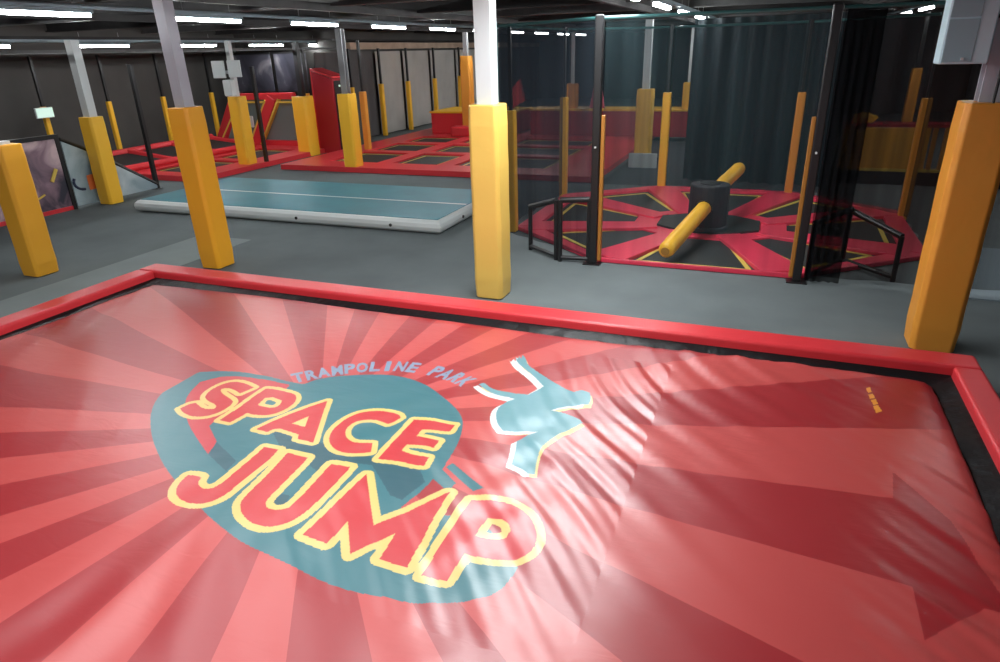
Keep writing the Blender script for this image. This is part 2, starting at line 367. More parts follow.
field('trampoline_field', -12.25, -3.6, 14.75, 27, .14, [-11.3, -9.75, -9.3, -7.95, -7.5, -5.0], [15.6, 17.4, 17.8, 19.4, 19.8, 21.2, 23.4, 26.5], 'flat red padded trampoline field behind the air track, right of the walkway')
field('trampoline_field', -17.6, -12.95, 12.6, 18.6, .14, [-17.1, -15.6, -15.2, -13.75], [13.1, 15.0, 15.4, 17.4], 'flat red padded trampoline field at the far left by the wall')
# raised red pads and rails of the left field
r = empty('low_angle_trampoline', (-17.45, 12.4, .14), 0, 'low sloping red framed trampoline along the left wall', 'trampoline')
mb = MB()
mb.tube((.2, .3, .25), (.2, 5.2, .30), .10, n=8); mb.tube((1.9, .3, .08), (1.9, 5.2, .08), .09, n=8)
for y in (.3, 1.9, 3.5, 5.1): mb.tube((.2, y, .27), (1.9, y, .08), .09, n=8)
mb.build('padding', RED, r)
MB().prism([(.25, .3), (1.85, .3), (1.85, 5.1), (.25, 5.1)], -.01, .01, Matrix.Translation((0, 0, .25)) @ Matrix.Rotation(.09, 4, 'Y')).build('trampoline_bed', BLKM, r)
# sloping trampolines with diagonal red pads
r = empty('sloping_trampoline', (-17.7, 18.25, .12), 0, 'upright sloping trampolines with zigzag red pads and yellow piping at the rear left', 'trampoline')
def bar(mb, a, b, w, t, mi=0):
    a = Vector((a[0], 0, a[1])); b = Vector((b[0], 0, b[1])); d = (b-a); Ln = d.length; d.normalize(); n = Vector((-d.z, 0, d.x))
    T = Matrix(((d.x, 0, n.x, a.x), (0, 1, 0, 0), (d.z, 0, n.z, a.z), (0, 0, 0, 1)))
    mb.box((0, -t, -w/2), (Ln, t, w/2), T, mi)
TXX = Matrix(((1, 0, 0, 0), (0, 0, -1, 0), (0, 1, 0, 0), (0, 0, 0, 1)))
mb = MB(); bar(mb, (1.1, 1.52), (3.5, 1.55), .20, .09)
for a, b in (((.25, .1), (1.15, 1.5)), ((1.75, .05), (2.65, 1.5))): bar(mb, a, b, .34, .11)
bar(mb, (0, .08), (3.5, .08), .2, .1)
mb.build('padding', RED, r, bevel=.02)
mb = MB()
for a, b in (((.22, .0), (1.38, 1.45)), ((1.98, .05), (2.92, 1.45)), ((1.55, .1), (2.4, 1.42)), ((1.2, 1.36), (2.4, 1.36)), ((2.9, 1.36), (3.5, 1.36))): bar(mb, a, b, .05, .12)
mb.build('yellow_piping', LINE, r)
mb = MB(); mb.prism([(.1, .1), (3.45, .1), (3.45, 1.45), (1.1, 1.45)], -.05, -.02, TXX); mb.build('trampoline_bed', BEDG, r)
o = MB().box((0, -.05, 0), (.28, 0, .36)).build('notice_board', WHITEV, bevel=.02); o.location = (-16.15, 18.14, .70); tag(o, 'small white notice fixed to the zigzag red pads', 'sign')

# red climbing tower
r = empty('climbing_tower', (-13.0, 17.75, .01), 0, 'tall red tower with slanted top and dark side with small lights', 'tower')
TX = Matrix(((1, 0, 0, 0), (0, 0, -1, 0), (0, 1, 0, 0), (0, 0, 0, 1)))
MB().prism([(-.10, 0), (.62, 0), (.62, 2.15), (-.10, 2.38)], -.60, 0, TX).build('tower_body', REDD, r, bevel=.01)
MB().prism([(-.12, 2.40), (.64, 2.17), (.64, 2.23), (-.12, 2.46)], -.62, .02, TX).build('slanted_top', RED, r)
MB().prism([(-.13, 0), (-.09, 0), (-.09, 2.38), (-.13, 2.38)], -.60, .01, TX).build('edge_strip', RED, r)
MB().box((.625, .06, .05), (.64, .56, 2.1)).build('side_panel', BLKP, r)
for z in (1.15, 1.6, 1.95):
    MB().lathe([(.03, 0), (.03, .03)]).build('lamp_button', EXITM, r).matrix_local = Matrix.Translation((.64, .30, z)) @ Matrix.Rotation(math.pi/2, 4, 'Y')

# raised platforms with yellow edge
def platform(x0, x1, y0, y1, h, label, notch=RED):
    r = empty('raised_platform', (x0, y0, .14), 0, label, 'platform')
    MB().box((0, 0, 0), (x1-x0, y1-y0, h-.20)).build('red_side', notch, r, bevel=.02)
    MB().box((-.04, -.04, h-.20), (x1-x0+.04, y1-y0+.04, h-.14)).build('yellow_top', YEL, r, bevel=.01)
    return r
platform(-11.35, -8.3, 22.0, 24.0, .90, 'raised red platform with yellow top left of the white steel pole')
o = MB().box((0, 0, 0), (1.5, .5, .32)).build('foam_block', RED, bevel=.05); o.location = (-10.3, 21.3, .14); tag(o, 'red foam step lying before the raised platform', 'foam block')
platform(-7.7, -2.4, 22.2, 23.2, .98, 'long red platform with yellow top behind the net cage, its side painted dim', REDD)  # the net's dimming is put into the deep red of the side
for i, (x, l) in enumerate(((-6.35, 'orange padded post on the long platform behind the cage'), (-2.6, 'yellow padded post at the right end of the long platform'))):
    post(x, 22.6, .34, 1.75, 3.3, l, ORA if i == 0 else YEL, STEELW, .1, base=.9)
o = MB().prism([(0, 0), (.5, 0), (.35, .75), (.15, .75)], -.06, .06, TX).build('slide_wedge', PINK); o.location = (-5.75, 22.6, .99); tag(o, 'pink upright wedge beside the orange post on the long platform', 'wedge')
o = MB().prism([(0, 0), (.55, .3), (.4, 1.0), (.15, .7)], -.1, .1, TX).build('slide_wedge', RED); o.location = (-8.6, 22.6, .90); tag(o, 'red curved wedge glimpsed just right of the white steel pole', 'wedge')
mb = MB(); mb.box((-.35, -.3, 0), (.35, -.22, .36)); mb.box((-.3, -.22, 0), (.3, .1, .05))
o = mb.build('white_board', WHITEV, bevel=.02); o.location = (-2.95, 17.3, 0); tag(o, 'white board leaning at the foot of the thick yellow post behind the cage', 'board')

# ------------------------------------------------------------------ air track
r = empty('air_track', (-11.78, 9.62, 0), 0, 'inflated teal air track with a white line and off-white sides', 'air track')
LX, LY, H = 6.86, 2.75, .24
mb = MB(); prof = [(.06, .02), (.015, .06), (0, .12), (.015, .18), (.06, .225), (.10, .235)]
for ins, z in prof:
    for x, y in ((ins, ins), (LX-ins, ins), (LX-ins, LY-ins), (ins, LY-ins)): mb.v.append(Vector((x, y, z)))
for i in range(len(prof)-1):
    for j in range(4): k = (j+1) % 4; mb.f.append((i*4+j, i*4+k, i*4+4+k, i*4+4+j)); mb.m.append(0)
mb.f.append((3, 2, 1, 0)); mb.f.append(tuple(20+j for j in range(4))); mb.m += [0, 0]
mb.build('side_wall', WHITEV, r, smooth=False)
MB().box((.10, .10, .235), (LX-.10, LY-.10, .243)).build('top_sheet', TEAL_T, r)
mb = MB(); mb.box((.4, 1.28, .2435), (LX-.12, 1.345, .2455)); mb.build('white_line', WHITEV, r)
for x, y, ax in ((LX-.95, .0, 'y'), (LX-2.9, .0, 'y'), (LX, .9, 'x')):
    m_ = MB(); (m_.tube((x, y+.01, .12), (x, y-.012, .12), .028) if ax == 'y' else m_.tube((x-.01, y, .12), (x+.012, y, .12), .028)); m_.build('air_valve', BLKP, r)

# ------------------------------------------------------------------ the jump arena: pads, beds, machine
CX, CY = -.82, 11.62
octo = [(-1.33, -2.72), (1.33, -2.72), (3.02, -1.3), (3.02, 1.5), (1.33, 2.85), (-1.33, 2.85), (-3.02, 1.5), (-3.02, -1.3)]
r = empty('arena_trampoline', (CX, CY, 0), 0, 'octagonal red padded arena of eight black trampoline beds inside the net cage', 'trampoline')
ZP = .07
inn = [(.90*x, (.90*y if y > -2 else y*.985)) for x, y in octo]
core_o = [(x*.40, (y+.35)*.34-.35) for x, y in octo]; core_i = [(x*.27, (y+.35)*.23-.35) for x, y in octo]
def lerp(a, b, t): return (a[0]+(b[0]-a[0])*t, a[1]+(b[1]-a[1])*t)
for i in range(8):
    j = (i+1) % 8
    tag(MB().prism([octo[i], octo[j], inn[j], inn[i]], .005, ZP).build('rim_pad', REDP, r, bevel=.012))
for i in range(8):
    a, c = inn[i], core_i[i]; w = .235; d = Vector((a[0]-c[0], a[1]-c[1])).normalized(); n = Vector((-d.y, d.x))
    a = (a[0]+d.x*.1, a[1]+d.y*.1) if i > 1 else (a[0]-d.x*.03, a[1]-d.y*.03)
    ck = lambda q: (q[0], max(q[1], -2.72))
    MB().prism([ck((a[0]+n.x*w*1.35, a[1]+n.y*w*1.35)), ck((a[0]-n.x*w*1.35, a[1]-n.y*w*1.35)), (c[0]-n.x*w*.8, c[1]-n.y*w*.8), (c[0]+n.x*w*.8, c[1]+n.y*w*.8)], .005, ZP+.004).build('spoke_pad', REDP, r, bevel=.012)
for i in range(8):
    j = (i+1) % 8
    q = [inn[i], inn[j], core_o[j], core_o[i]]; cx = sum(p[0] for p in q)/4; cy = sum(p[1] for p in q)/4
    b = MB().prism(q, .004, .020).build('trampoline_bed', BLKM, r)
    l = MB(); qq = [inn[i], inn[j], lerp(core_o[j], core_o[i], .45), lerp(core_o[i], core_o[j], .45)]
    cx = sum(p[0] for p in qq)/4; cy = sum(p[1] for p in qq)/4
    # the piping runs just inside the pads on all sides of the bed
    P = []
    for t, (k_, oth) in enumerate(((i, j), (j, i))):
        a, c = inn[k_], core_o[k_]
        d = Vector((c[0]-a[0], c[1]-a[1])).normalized(); s_ = Vector((inn[oth][0]-a[0], inn[oth][1]-a[1])).normalized()
        P.append(((Vector(a)+d*.14+s_*.40), (Vector(c)-d*.05+s_*.19)))
    for a, c in ((P[0][0], P[0][1]), (P[1][0], P[1][1]), (P[0][0], P[1][0])):
        d = (c-a).normalized(); n = Vector((-d.y, d.x))*.03
        l.prism([tuple(a+n), tuple(a-n), tuple(c-n), tuple(c+n)], .020, .026)
    l.build('yellow_piping', LINE, b)
MB().prism(core_o, .004, .045).build('centre_ring_pad', REDP, r)
MB().prism([(x*.98, y*.98) for x, y in core_i], .045, .078).build('centre_bed', BLKM, r)

r = empty('sweeper_machine', (CX, 11.02, .08), 0, 'black drum machine with two long yellow padded arms in the middle of the arena', 'machine')
MB().lathe([(.34, 0), (.33, .04), (.31, .06), (.305, .68), (.295, .70), (.20, .705)], n=20).build('drum', MACH, r)
MB().lathe([(.16, .706), (.16, .715), (.12, .72)], n=16).build('drum_cap', BLKP, r)
def arm(p0, p1, rr):
    p0 = Vector(p0); p1 = Vector(p1); d = (p1-p0).normalized(); mb = MB(); n = 16
    a = d.orthogonal().normalized(); b = d.cross(a); L_ = (p1-p0).length
    prof = [(rr*.9, 0), (rr, .05), (rr*.98, L_*.33), (rr*1.01, L_*.36), (rr*.98, L_*.66), (rr*1.01, L_*.7), (rr, L_-.08), (rr*.9, L_-.02), (rr*.55, L_)]
    for q, t in prof:
        for i in range(n): th = 2*math.pi*i/n; mb.v.append(p0+d*t+(a*math.cos(th)+b*math.sin(th))*q)
    for k_ in range(len(prof)-1):
        for i in range(n): j = (i+1) % n; mb.f.append((k_*n+i, k_*n+j, (k_+1)*n+j, (k_+1)*n+i)); mb.m.append(0)
    mb.f.append(tuple(reversed(range(n)))); mb.f.append(tuple((len(prof)-1)*n+i for i in range(n))); mb.m += [0, 0]
    o = mb.build('padded_arm', YEL, r, smooth=True)
    e = MB().tube(p1-d*.01, p1+d*.015, rr*.5, n=16); e.build('end_cap', mat('arm_end', (.45, .22, .02), .5), o)
arm((-.03, -.22, .38), (-.36, -2.02, .13), .115)
arm((.04, .22, .52), (.34, 1.75, .68), .115)
mb = MB(); mb.tube((-.0, 0, .42), (-.045, -.30, .365), .135, n=14); mb.tube((0, 0, .46), (.05, .29, .52), .135, n=14); mb.build('arm_socket', BLKP, r)

# ------------------------------------------------------------------ cage posts and nets
NETP = [(CX+x, CY+y) for x, y in octo]
P = {'A': (-3.86, 10.2), 'B': (-3.86, 13.15), 'D': (-2.08, 14.48), 'E': (.42, 14.35), 'G': (2.20, 12.75), 'H': (2.20, 10.3), 'C': (-2.15, 8.85), 'F': (.50, 8.83)}
TOP = 3.18
lab = {'A': 'slim yellow sleeved cage post at the near left corner of the net cage', 'B': 'slim yellow sleeved cage post at the far left corner of the net cage', 'D': 'bright yellow sleeved cage post at the back of the cage, left one', 'E': 'orange sleeved cage post at the back of the cage, right one', 'G': 'orange sleeved cage post on the dim right side of the cage'}
for k_, l in lab.items():
    x, y = P[k_]
    post(x, y, .15 if k_ != 'D' else .17, 1.94, TOP, l, ORA if k_ in 'EG' else YEL, BLKP, .05)
def cpost(k_, label, strip):
    x, y = P[k_]; r = empty('cage_post', (x, y, 0), 0, label, 'post')
    MB().box((-.05, -.05, .012), (.05, .05, TOP)).build('upright', BLKP, r, bevel=.012)
    MB().box((-.12, -.12, 0), (.12, .12, .012)).build('base_plate', BLKP, r)
    mb = MB(); mb.box((strip, -.03, .05), (strip+.05, .04, 2.0)); mb.build('orange_sleeve', ORAD, r, bevel=.01)
    mb = MB(); mb.tube((0, -.055, 1.6), (0, -.075, 1.6), .014); mb.build('latch', WHITEV, r)  # white dot: glint on the latch put into its colour
cpost('C', 'black front left cage post with narrow orange sleeve behind it', .06)
cpost('F', 'wide black front right cage post with orange sleeve on its left', -.10)
mb = MB().box((-.02, -.02, 0), (.02, .02, TOP)); o = mb.build('cage_pole', mat('green_black_pole', (.03, .09, .09), .4)); o.location = (-3.98, 9.96, 0); tag(o, 'thin dark green pole at the left end of the cage net', 'pole')
def net(p0, p1, m, label, z0=.08, amp=.02, folds=4, cable=True):
    r = empty('net_panel', (p0[0], p0[1], 0), 0, label, 'net')
    d = Vector((p1[0]-p0[0], p1[1]-p0[1], 0)); Ln = d.length; d.normalize(); n = Vector((-d.y, d.x, 0)); mb = MB(); N = 40; K = 6
    a0 = d*.08
    for j in range(K+1):
        z = z0+(TOP-.06-z0)*j/K
        for i in range(N+1):
            u = i/N; mb.v.append(a0 + d*(Ln-.16)*u + n*amp*math.sin(u*folds*6.283)*(1-.6*j/K) + Vector((0, 0, z)))
    for j in range(K):
        for i in range(N): a = j*(N+1)+i; mb.f.append((a, a+1, a+N+2, a+N+1)); mb.m.append(0)
    mb.build('netting', m, r, smooth=True)
    c = MB().tube(d*.06+Vector((0, 0, TOP-.04)), d*(Ln-.06)+Vector((0, 0, TOP-.04)), .022, n=8); c.build('top_rail', mat('rail_teal', (.03, .10, .10), .35), r)
net(P['C'], P['F'], NET_F, 'see-through dark net across the front of the cage')
net((-3.98, 9.96), P['C'], NET_L, 'dark net panel between the thin green pole and the front left cage post')
net((-3.98, 9.96), P['B'], NET_L, 'dark net panel along the left side of the cage')
net(P['B'], P['D'], NET_B, 'dim net panel on the far left side of the cage', cable=False)
net(P['D'], P['E'], NET_B, 'dim net panel closing the back of the cage')
net(P['E'], P['G'], NET_B, 'dim net panel on the far right side of the cage')
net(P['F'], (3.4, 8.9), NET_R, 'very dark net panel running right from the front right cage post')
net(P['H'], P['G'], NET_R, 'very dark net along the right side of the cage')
curtain('draped_net', (-1.78, 15.6), (1.15, 15.3), .02, 3.3, CURTB, 'draped blue black net curtain hanging behind the cage', .10, 9)
curtain('draped_net', (1.3, 16.9), (4.8, 18.6), 1.3, 3.3, WALLD, 'black net drape hanging above the yellow padded wall', .06, 7)

curtain('gathered_net', (.60, 8.78), (.98, 8.80), .03, 3.12, net_mat('black_net', (.006, .006, .007), .62, .12), 'black gathered net hanging in folds beside the front right cage post', .022, 4)

# entrance frames
def gate(p0, p1, h0, h1, label, cross=True):
    r = empty('entrance_frame', (p0[0], p0[1], 0), 0, label, 'gate'); d = Vector((p1[0]-p0[0], p1[1]-p0[1], 0))
    mb = MB(); rr = .032
    mb.tube((0, 0, 0), (0, 0, h0), rr); mb.build('upright', BLKP, r); mb = MB(); mb.tube(d, d+Vector((0, 0, h1)), rr); mb.build('upright', BLKP, r)
    mb = MB(); mb.tube((0, 0, h0), d+Vector((0, 0, h1)), rr*1.25); mb.build('top_bar', BLKP, r)
    mb = MB(); mb.tube((0, 0, .06), d+Vector((0, 0, .06)), rr); mb.build('bottom_bar', BLKP, r)
    return r
gate((-3.22, 9.25), (-2.70, 8.86), .66, .86, 'low black sloping entrance rail at the left cage opening')
gate((-2.62, 8.80), (-2.22, 8.84), .88, .90, 'square black tube gate frame beside the front left cage post')
gate((.62, 8.9), (1.08, 9.75), .74, .76, 'black tube gate frame beside the front right cage post')
gate((1.08, 9.78), (1.62, 9.15), .74, .58, 'black sloping rail at the dim right cage opening')

# yellow wall and posts on the far right
r = empty('padded_wall', (1.2, 16.0, 0), 0, 'yellow padded wall with ribbed right end in the dim area right of the cage', 'padded wall')
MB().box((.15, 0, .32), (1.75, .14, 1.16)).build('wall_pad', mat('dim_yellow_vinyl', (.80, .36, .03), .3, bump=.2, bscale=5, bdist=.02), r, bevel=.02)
mb = MB()
for i in range(8): mb.box((1.8+i*.2, .02, .32), (1.88+i*.2+.03*(i % 2), .12, 1.16))
mb.build('rib', ORA, r, bevel=.01)
MB().box((.15, -.04, .28), (3.4, .18, .33)).build('bottom_glow_strip', LINE, r)  # yellow strip paints the glow along the wall's bottom edge
MB().box((.15, .0, 1.16), (3.4, .5, 1.22)).build('red_ledge', REDD, r)
MB().box((.15, .02, 0), (3.4, .12, .28)).build('plinth', WALLD, r)
post(2.62, 16.9, .2, 2.25, 3.3, 'tall orange padded post rising behind the yellow padded wall', ORA, BLKP, .08)
o = MB().prism([(0, 0), (.35, 0), (.45, .12), (.2, .2), (0, .14)], 0, .3, TX).build('foam_block', YEL, bevel=.02); o.location = (1.55, 16.45, 1.225); tag(o, 'small yellow foam piece on top of the yellow padded wall', 'foam block')
# bits seen past the right post
o = MB().box((0, 0, 0), (1.6, 2.4, .02)).build('floor_mat', mat('blue_grey_mat', (.19, .24, .27), .7)); o.location = (2.3, 8.7, 0); tag(o, 'blue grey floor mat right of the wide orange post', 'mat')
o = MB().lathe([(.05, 0), (.06, .02), (.06, .08), (.02, .13)], n=12).build('bollard_cap', WHITEV); o.location = (2.50, 9.5, .02); tag(o, 'small white knob on the mat at the right edge', 'knob')

# ------------------------------------------------------------------ rim frame of the landing bag
r = empty('bag_surround', (-7.22, 5.96, 0), 0, 'padded red rim surrounding the landing bag', 'padded rim')
X0, X1, Y1, Y0 = -7.22, 1.62, 5.96, -2.5; RZ = .30; RW = .29
def rimbox(lo, hi):
    mb = MB(); off = Vector((-7.22, 5.96, 0)); n = 14
    mb.box(Vector(lo)-off, Vector(hi)-off); return mb
rimbox((X0-RW, Y1, 0), (X1+RW*.75, Y1+RW, RZ)).build('rim_pad', RED, r, bevel=.03, seg=3)
rimbox((X0-RW, Y0, 0), (X0, Y1-.004, RZ)).build('rim_pad', RED, r, bevel=.03, seg=3)
rimbox((X1, Y0, 0), (X1+RW*.75, Y1-.004, RZ)).build('rim_pad', RED, r, bevel=.03, seg=3)
# black liner between the rim and the bag, loose and folded
def liner(pts_out, pts_in, zo, zi, name='liner'):
    mb = MB(); off = Vector((-7.22, 5.96, 0)); K = 5
    for a, b in zip(pts_out, pts_in):
        for k_ in range(K+1):
            t = k_/K; p = Vector((a[0]+(b[0]-a[0])*t, a[1]+(b[1]-a[1])*t, zo+(zi-zo)*t + (.012*math.sin(a[0]*5+a[1]*6+t*3)+.006*math.sin(a[0]*17-a[1]*13))*math.sin(t*3.14)))
            mb.v.append(p-off)
    for i in range(len(pts_out)-1):
        for k_ in range(K): a = i*(K+1)+k_; mb.f.append((a, a+1, a+K+2, a+K+1)); mb.m.append(0)
    mb.build(name, BLK, r, smooth=True)
N = 220
o_ = [(X0+.001, Y0+(Y1-Y0)*i/N) for i in range(N)] + [(X0+(X1-X0)*i/N, Y1-.001) for i in range(N+1)] + [(X1-.001, Y1-(Y1-Y0)*i/N) for i in range(1, N+1)]
def inset(p, d): return (min(max(p[0], X0+d), X1-d), min(p[1], Y1-d))
i_ = [inset(p, .36) for p in o_]
liner(o_, i_, .21, .07)

# ------------------------------------------------------------------ the landing bag and its print
BX0, BX1, BY0, BY1 = -7.16, 1.50, -2.4, 5.86
fd = np.array([.655, -.755]); fn = np.array([.755, .655])
def Hf(x, y):
    """height of the fabric, numpy arrays"""
    x = np.asarray(x, float); y = np.asarray(y, float)
    ex = np.minimum(x-BX0, BX1-x); ey = np.minimum(BY1-y, y-BY0); 
    e = np.clip(-np.log(np.exp(-np.clip(ex, 0, 9)/.05)+np.exp(-np.clip(ey, 0, 9)/.05)+1e-9)*.05, 0, 9)
    z = .10 + .115*(1-np.exp(-np.clip(e, 0, 9)/.035)) + .03*(1-np.exp(-e/1.2))
    # slow swells
    z += .012*np.sin(x*1.1+.6)*np.sin(y*1.3+.4) + .006*np.sin(x*2.3-y*1.9)
    # long tension folds, stronger on the right
    u = x*fd[0]+y*fd[1]; v = x*fn[0]+y*fn[1]
    wr = 1/(1+np.exp(-(x+1.0)*1.6)); wr = .10+.9*wr
    vv = v+.10*np.sin(u*1.3)+.05*np.sin(u*2.9+1)
    amp = wr*(.55+.45*np.sin(u*1.7+v*.9))
    z += amp*(.0095*np.sin(vv*17+1.2*np.sin(u*1.9))+.0070*np.sin(vv*31+2*np.sin(u*1.1))+.0034*np.sin(vv*57+u*2.4))
    # fold fans on the far left corner
    wl = np.exp(-((x+6.6)**2/2.2+(y-4.2)**2/3.5)); a = np.arctan2(y-5.9, x+7.3)
    z += wl*.009*np.sin(a*19+.6*np.sin(y*3))
    z += .010*np.sin(np.arctan2(y-3.57, x+2.96)*23+1.5*np.sin(y*3.1)+np.sin(x*4.3))*np.exp(-((y-1.5)/.9)**2)*np.exp(-((x+2.2)/1.6)**2)
    # crumples near the emblem, right of the disc
    wc = np.exp(-((x+1.7)**2/1.1+(y-3.2)**2/1.6))
    z += wc*(.0042*np.sin(x*11+y*5+2*np.sin(y*4))+.0034*np.sin(x*7-y*12+np.sin(x*5)*2))
    return z
RC = (-2.963, 3.566)      # centre of the printed rays
def ray_material(base=None):
    m = bpy.data.materials.new('printed_fabric'); m.use_nodes = True; nt = m.node_tree; b = nt.nodes['Principled BSDF']; L = nt.links.new
    b.inputs['Roughness'].default_value = .36; b.inputs['Specular IOR Level'].default_value = 1.0
    b.inputs['Coat Weight'].default_value = .25; b.inputs['Coat Roughness'].default_value = .5
    tc = nt.nodes.new('ShaderNodeTexCoord')
    if base is None:
        sp = nt.nodes.new('ShaderNodeSeparateXYZ'); L(tc.outputs['Object'], sp.inputs[0])
        def mth(op, a, bb=None):
            n = nt.nodes.new('ShaderNodeMath'); n.operation = op
            for i, v in enumerate((a, bb)):
                if v is None: continue
                if isinstance(v, (int, float)): n.inputs[i].default_value = v
                else: L(v, n.inputs[i])
            return n.outputs[0]
        dx = mth('SUBTRACT', sp.outputs[0], RC[0]); dy = mth('SUBTRACT', sp.outputs[1], RC[1])
        ang = mth('ARCTAN2', dy, dx)                   # -pi..pi
        upv = mth('DIVIDE', ang, math.pi)              # 0..1 on the far half
        lov = mth('ADD', upv, 1.0)                     # 0..1 on the near half (180..360 deg)
        LIGHT = (.50, .056, .052, 1); DARK = (.33, .011, .016, 1)
        def ramp(bands, fac, lo):
            rr = nt.nodes.new('ShaderNodeValToRGB'); cr = rr.color_ramp; cr.interpolation = 'CONSTANT'
            cr.elements[0].position = 0; cr.elements[0].color = LIGHT; cr.elements[1].position = .9999; cr.elements[1].color = LIGHT
            for a, c in bands:
                a = (a-lo)/180; c = (c-lo)/180
                if a <= 0: cr.elements[0].color = DARK
                else: e = cr.elements.new(a); e.color = DARK
                if c < 1: e = cr.elements.new(c); e.color = LIGHT
            L(fac, rr.inputs[0]); return rr.outputs[0]
        up_b = [(0, 5.5), (17, 27.7), (38, 48), (57.5, 66.5), (75, 83), (91.8, 100), (109.2, 116.5), (123.3, 133), (141.5, 152.3), (162, 172.5)]
        lo_b = [(181.5, 193.5), (203, 212), (222, 233), (242.5, 252), (261.5, 271.5), (279, 292), (301.5, 311), (321, 332), (342.2, 354)]
        # 354.5..360 is dark as well (the arrow's ray)
        lo_b = lo_b[:-1] + [(332.001, 332.002)][:0] + [(332.5, 341.8)][:0] + [(354.2, 361)]
        lo_b = [(181.5, 193.5), (203, 212), (222, 233), (242.5, 252), (261.5, 271.5), (281.5, 292), (301.5, 311), (318, 324), (332, 342), (354.3, 361)]
        cu = ramp(up_b, upv, 0); cl = ramp(lo_b, lov, 180)
        gt = mth('GREATER_THAN', dy, 0.0)
        mx = nt.nodes.new('ShaderNodeMix'); mx.data_type = 'RGBA'; L(gt, mx.inputs[0]); L(cl, mx.inputs[6]); L(cu, mx.inputs[7])
        L(mx.outputs[2], b.inputs['Base Color'])
    else: b.inputs['Base Color'].default_value = (*base, 1)
    n = nt.nodes.new('ShaderNodeTexNoise'); n.inputs['Scale'].default_value = 2.6; n.inputs['Detail'].default_value = 5; n.inputs['Distortion'].default_value = .6
    mp = nt.nodes.new('ShaderNodeMapping'); mp.inputs['Rotation'].default_value = (0, 0, .86); mp.inputs['Scale'].default_value = (1, 2.6, 1)
    L(tc.outputs['Object'], mp.inputs[0]); L(mp.outputs[0], n.inputs['Vector'])
    u = nt.nodes.new('ShaderNodeBump'); u.inputs['Strength'].default_value = .35; u.inputs['Distance'].default_value = .012
    L(n.outputs[0], u.inputs['Height'])
    L(u.outputs[0], b.inputs['Normal'])
    return m
FAB = ray_material()
DARKR = ray_material((.33, .011, .016))
F_RED = ray_material((.52, .020, .028)); F_YEL = ray_material((.64, .47, .14)); F_TEAL = ray_material((.028, .14, .165)); F_DTEAL = ray_material((.012, .075, .10))
F_BLUE = ray_material((.20, .36, .44)); F_WHITE = ray_material((.60, .63, .62)); F_ORA = ray_material((.85, .33, .03)); F_STRIP = ray_material((.50, .020, .032)); F_PINK = ray_material((.70, .15, .17))
F_TYPE = ray_material((.17, .26, .36))

def at(px, py):
    """place of a point of the print on the fabric (plane, then corrected for its height)"""
    d = rt*((px-500)/FPX) - up*((py-331)/FPX) + fw; z = .25
    for _ in range(4):
        t = (z-CAMH)/d.z; x, y = d.x*t, d.y*t; z = float(Hf(x, y))
    return (x, y)
def tr(pts, ox, oy, s): return [at(ox+x/s, oy+y/s) for x, y in pts]
# letter outlines
S_ = tr([(890,225),(830,195),(760,172),(680,166),(600,182),(520,215),(450,255),(405,300),(402,335),(440,365),(500,390),(515,415),(490,438),(420,442),(360,425),(310,378),(240,390),(150,435),(180,475),(240,505),(320,518),(410,512),(500,490),(580,455),(650,410),(685,370),(660,340),(600,305),(558,270),(562,240),(610,230),(680,240),(750,285),(820,255)], 165, 365, 10)
P1 = tr([(260,85),(340,90),(450,115),(520,132),(555,150),(567,180),(550,220),(520,250),(480,278),(400,320),(300,350),(200,352),(130,345),(70,330),(-100,425),(-205,400),(0,270),(130,170)], 240, 380, 10)
P1h = tr([(175,250),(250,180),(330,172),(418,205),(408,240),(360,270),(300,280),(230,265)], 240, 380, 10)
A_ = tr([(875,208),(700,265),(500,340),(320,415),(160,490),(275,520),(340,490),(400,485),(590,545),(575,590),(735,625),(780,480),(830,330)], 240, 380, 10)
Ah = tr([(520,435),(690,360),(650,468)], 240, 380, 10)
C_ = tr([(860,175),(840,145),(760,120),(650,108),(540,112),(420,135),(300,190),(190,280),(145,350),(140,420),(180,480),(260,520),(360,535),(480,530),(560,520),(575,430),(500,428),(430,428),(360,415),(310,370),(300,310),(340,255),(420,210),(520,195),(620,200),(690,225),(730,240),(800,215)], 315, 400, 10)
E_ = tr([(440,95),(640,110),(850,150),(800,215),(740,212),(650,200),(520,195),(465,260),(560,275),(695,305),(640,378),(560,358),(370,345),(315,405),(380,430),(480,455),(590,472),(540,560),(440,548),(300,515),(80,490),(220,330)], 370, 410, 10)
J_ = tr([(280,350),(380,355),(412,378),(375,430),(400,470),(450,490),(530,480),(620,430),(740,330),(870,220),(1000,110),(1040,70),(1185,97),(1100,190),(1000,265),(870,370),(740,480),(640,560),(500,622),(400,640),(300,632),(210,600),(165,555),(155,510),(180,450),(220,400)], 160, 440, 10)
U_ = tr([(450,85),(585,118),(560,150),(470,240),(380,330),(310,400),(300,435),(325,460),(380,470),(460,450),(530,390),(620,290),(740,160),(870,180),(760,300),(640,420),(560,490),(470,545),(380,575),(290,580),(200,550),(145,495),(130,430),(160,380),(300,250)], 220, 440, 6.667)
M_ = tr([(425,135),(442,260),(465,418),(700,320),(890,233),(780,410),(650,655),(495,605),(588,462),(335,578),(322,395),(205,520),(70,470)], 290, 450, 5.556)
P2 = tr([(395,110),(520,112),(590,125),(650,148),(710,190),(748,245),(765,320),(745,380),(690,428),(600,450),(500,442),(360,410),(260,560),(120,530),(250,320)], 400, 480, 5.556)
P2h = tr([(420,310),(440,270),(490,210),(560,215),(602,240),(615,280),(585,325),(500,330)], 400, 480, 5.556)
def n_(pts): return [at(*p) for p in pts]
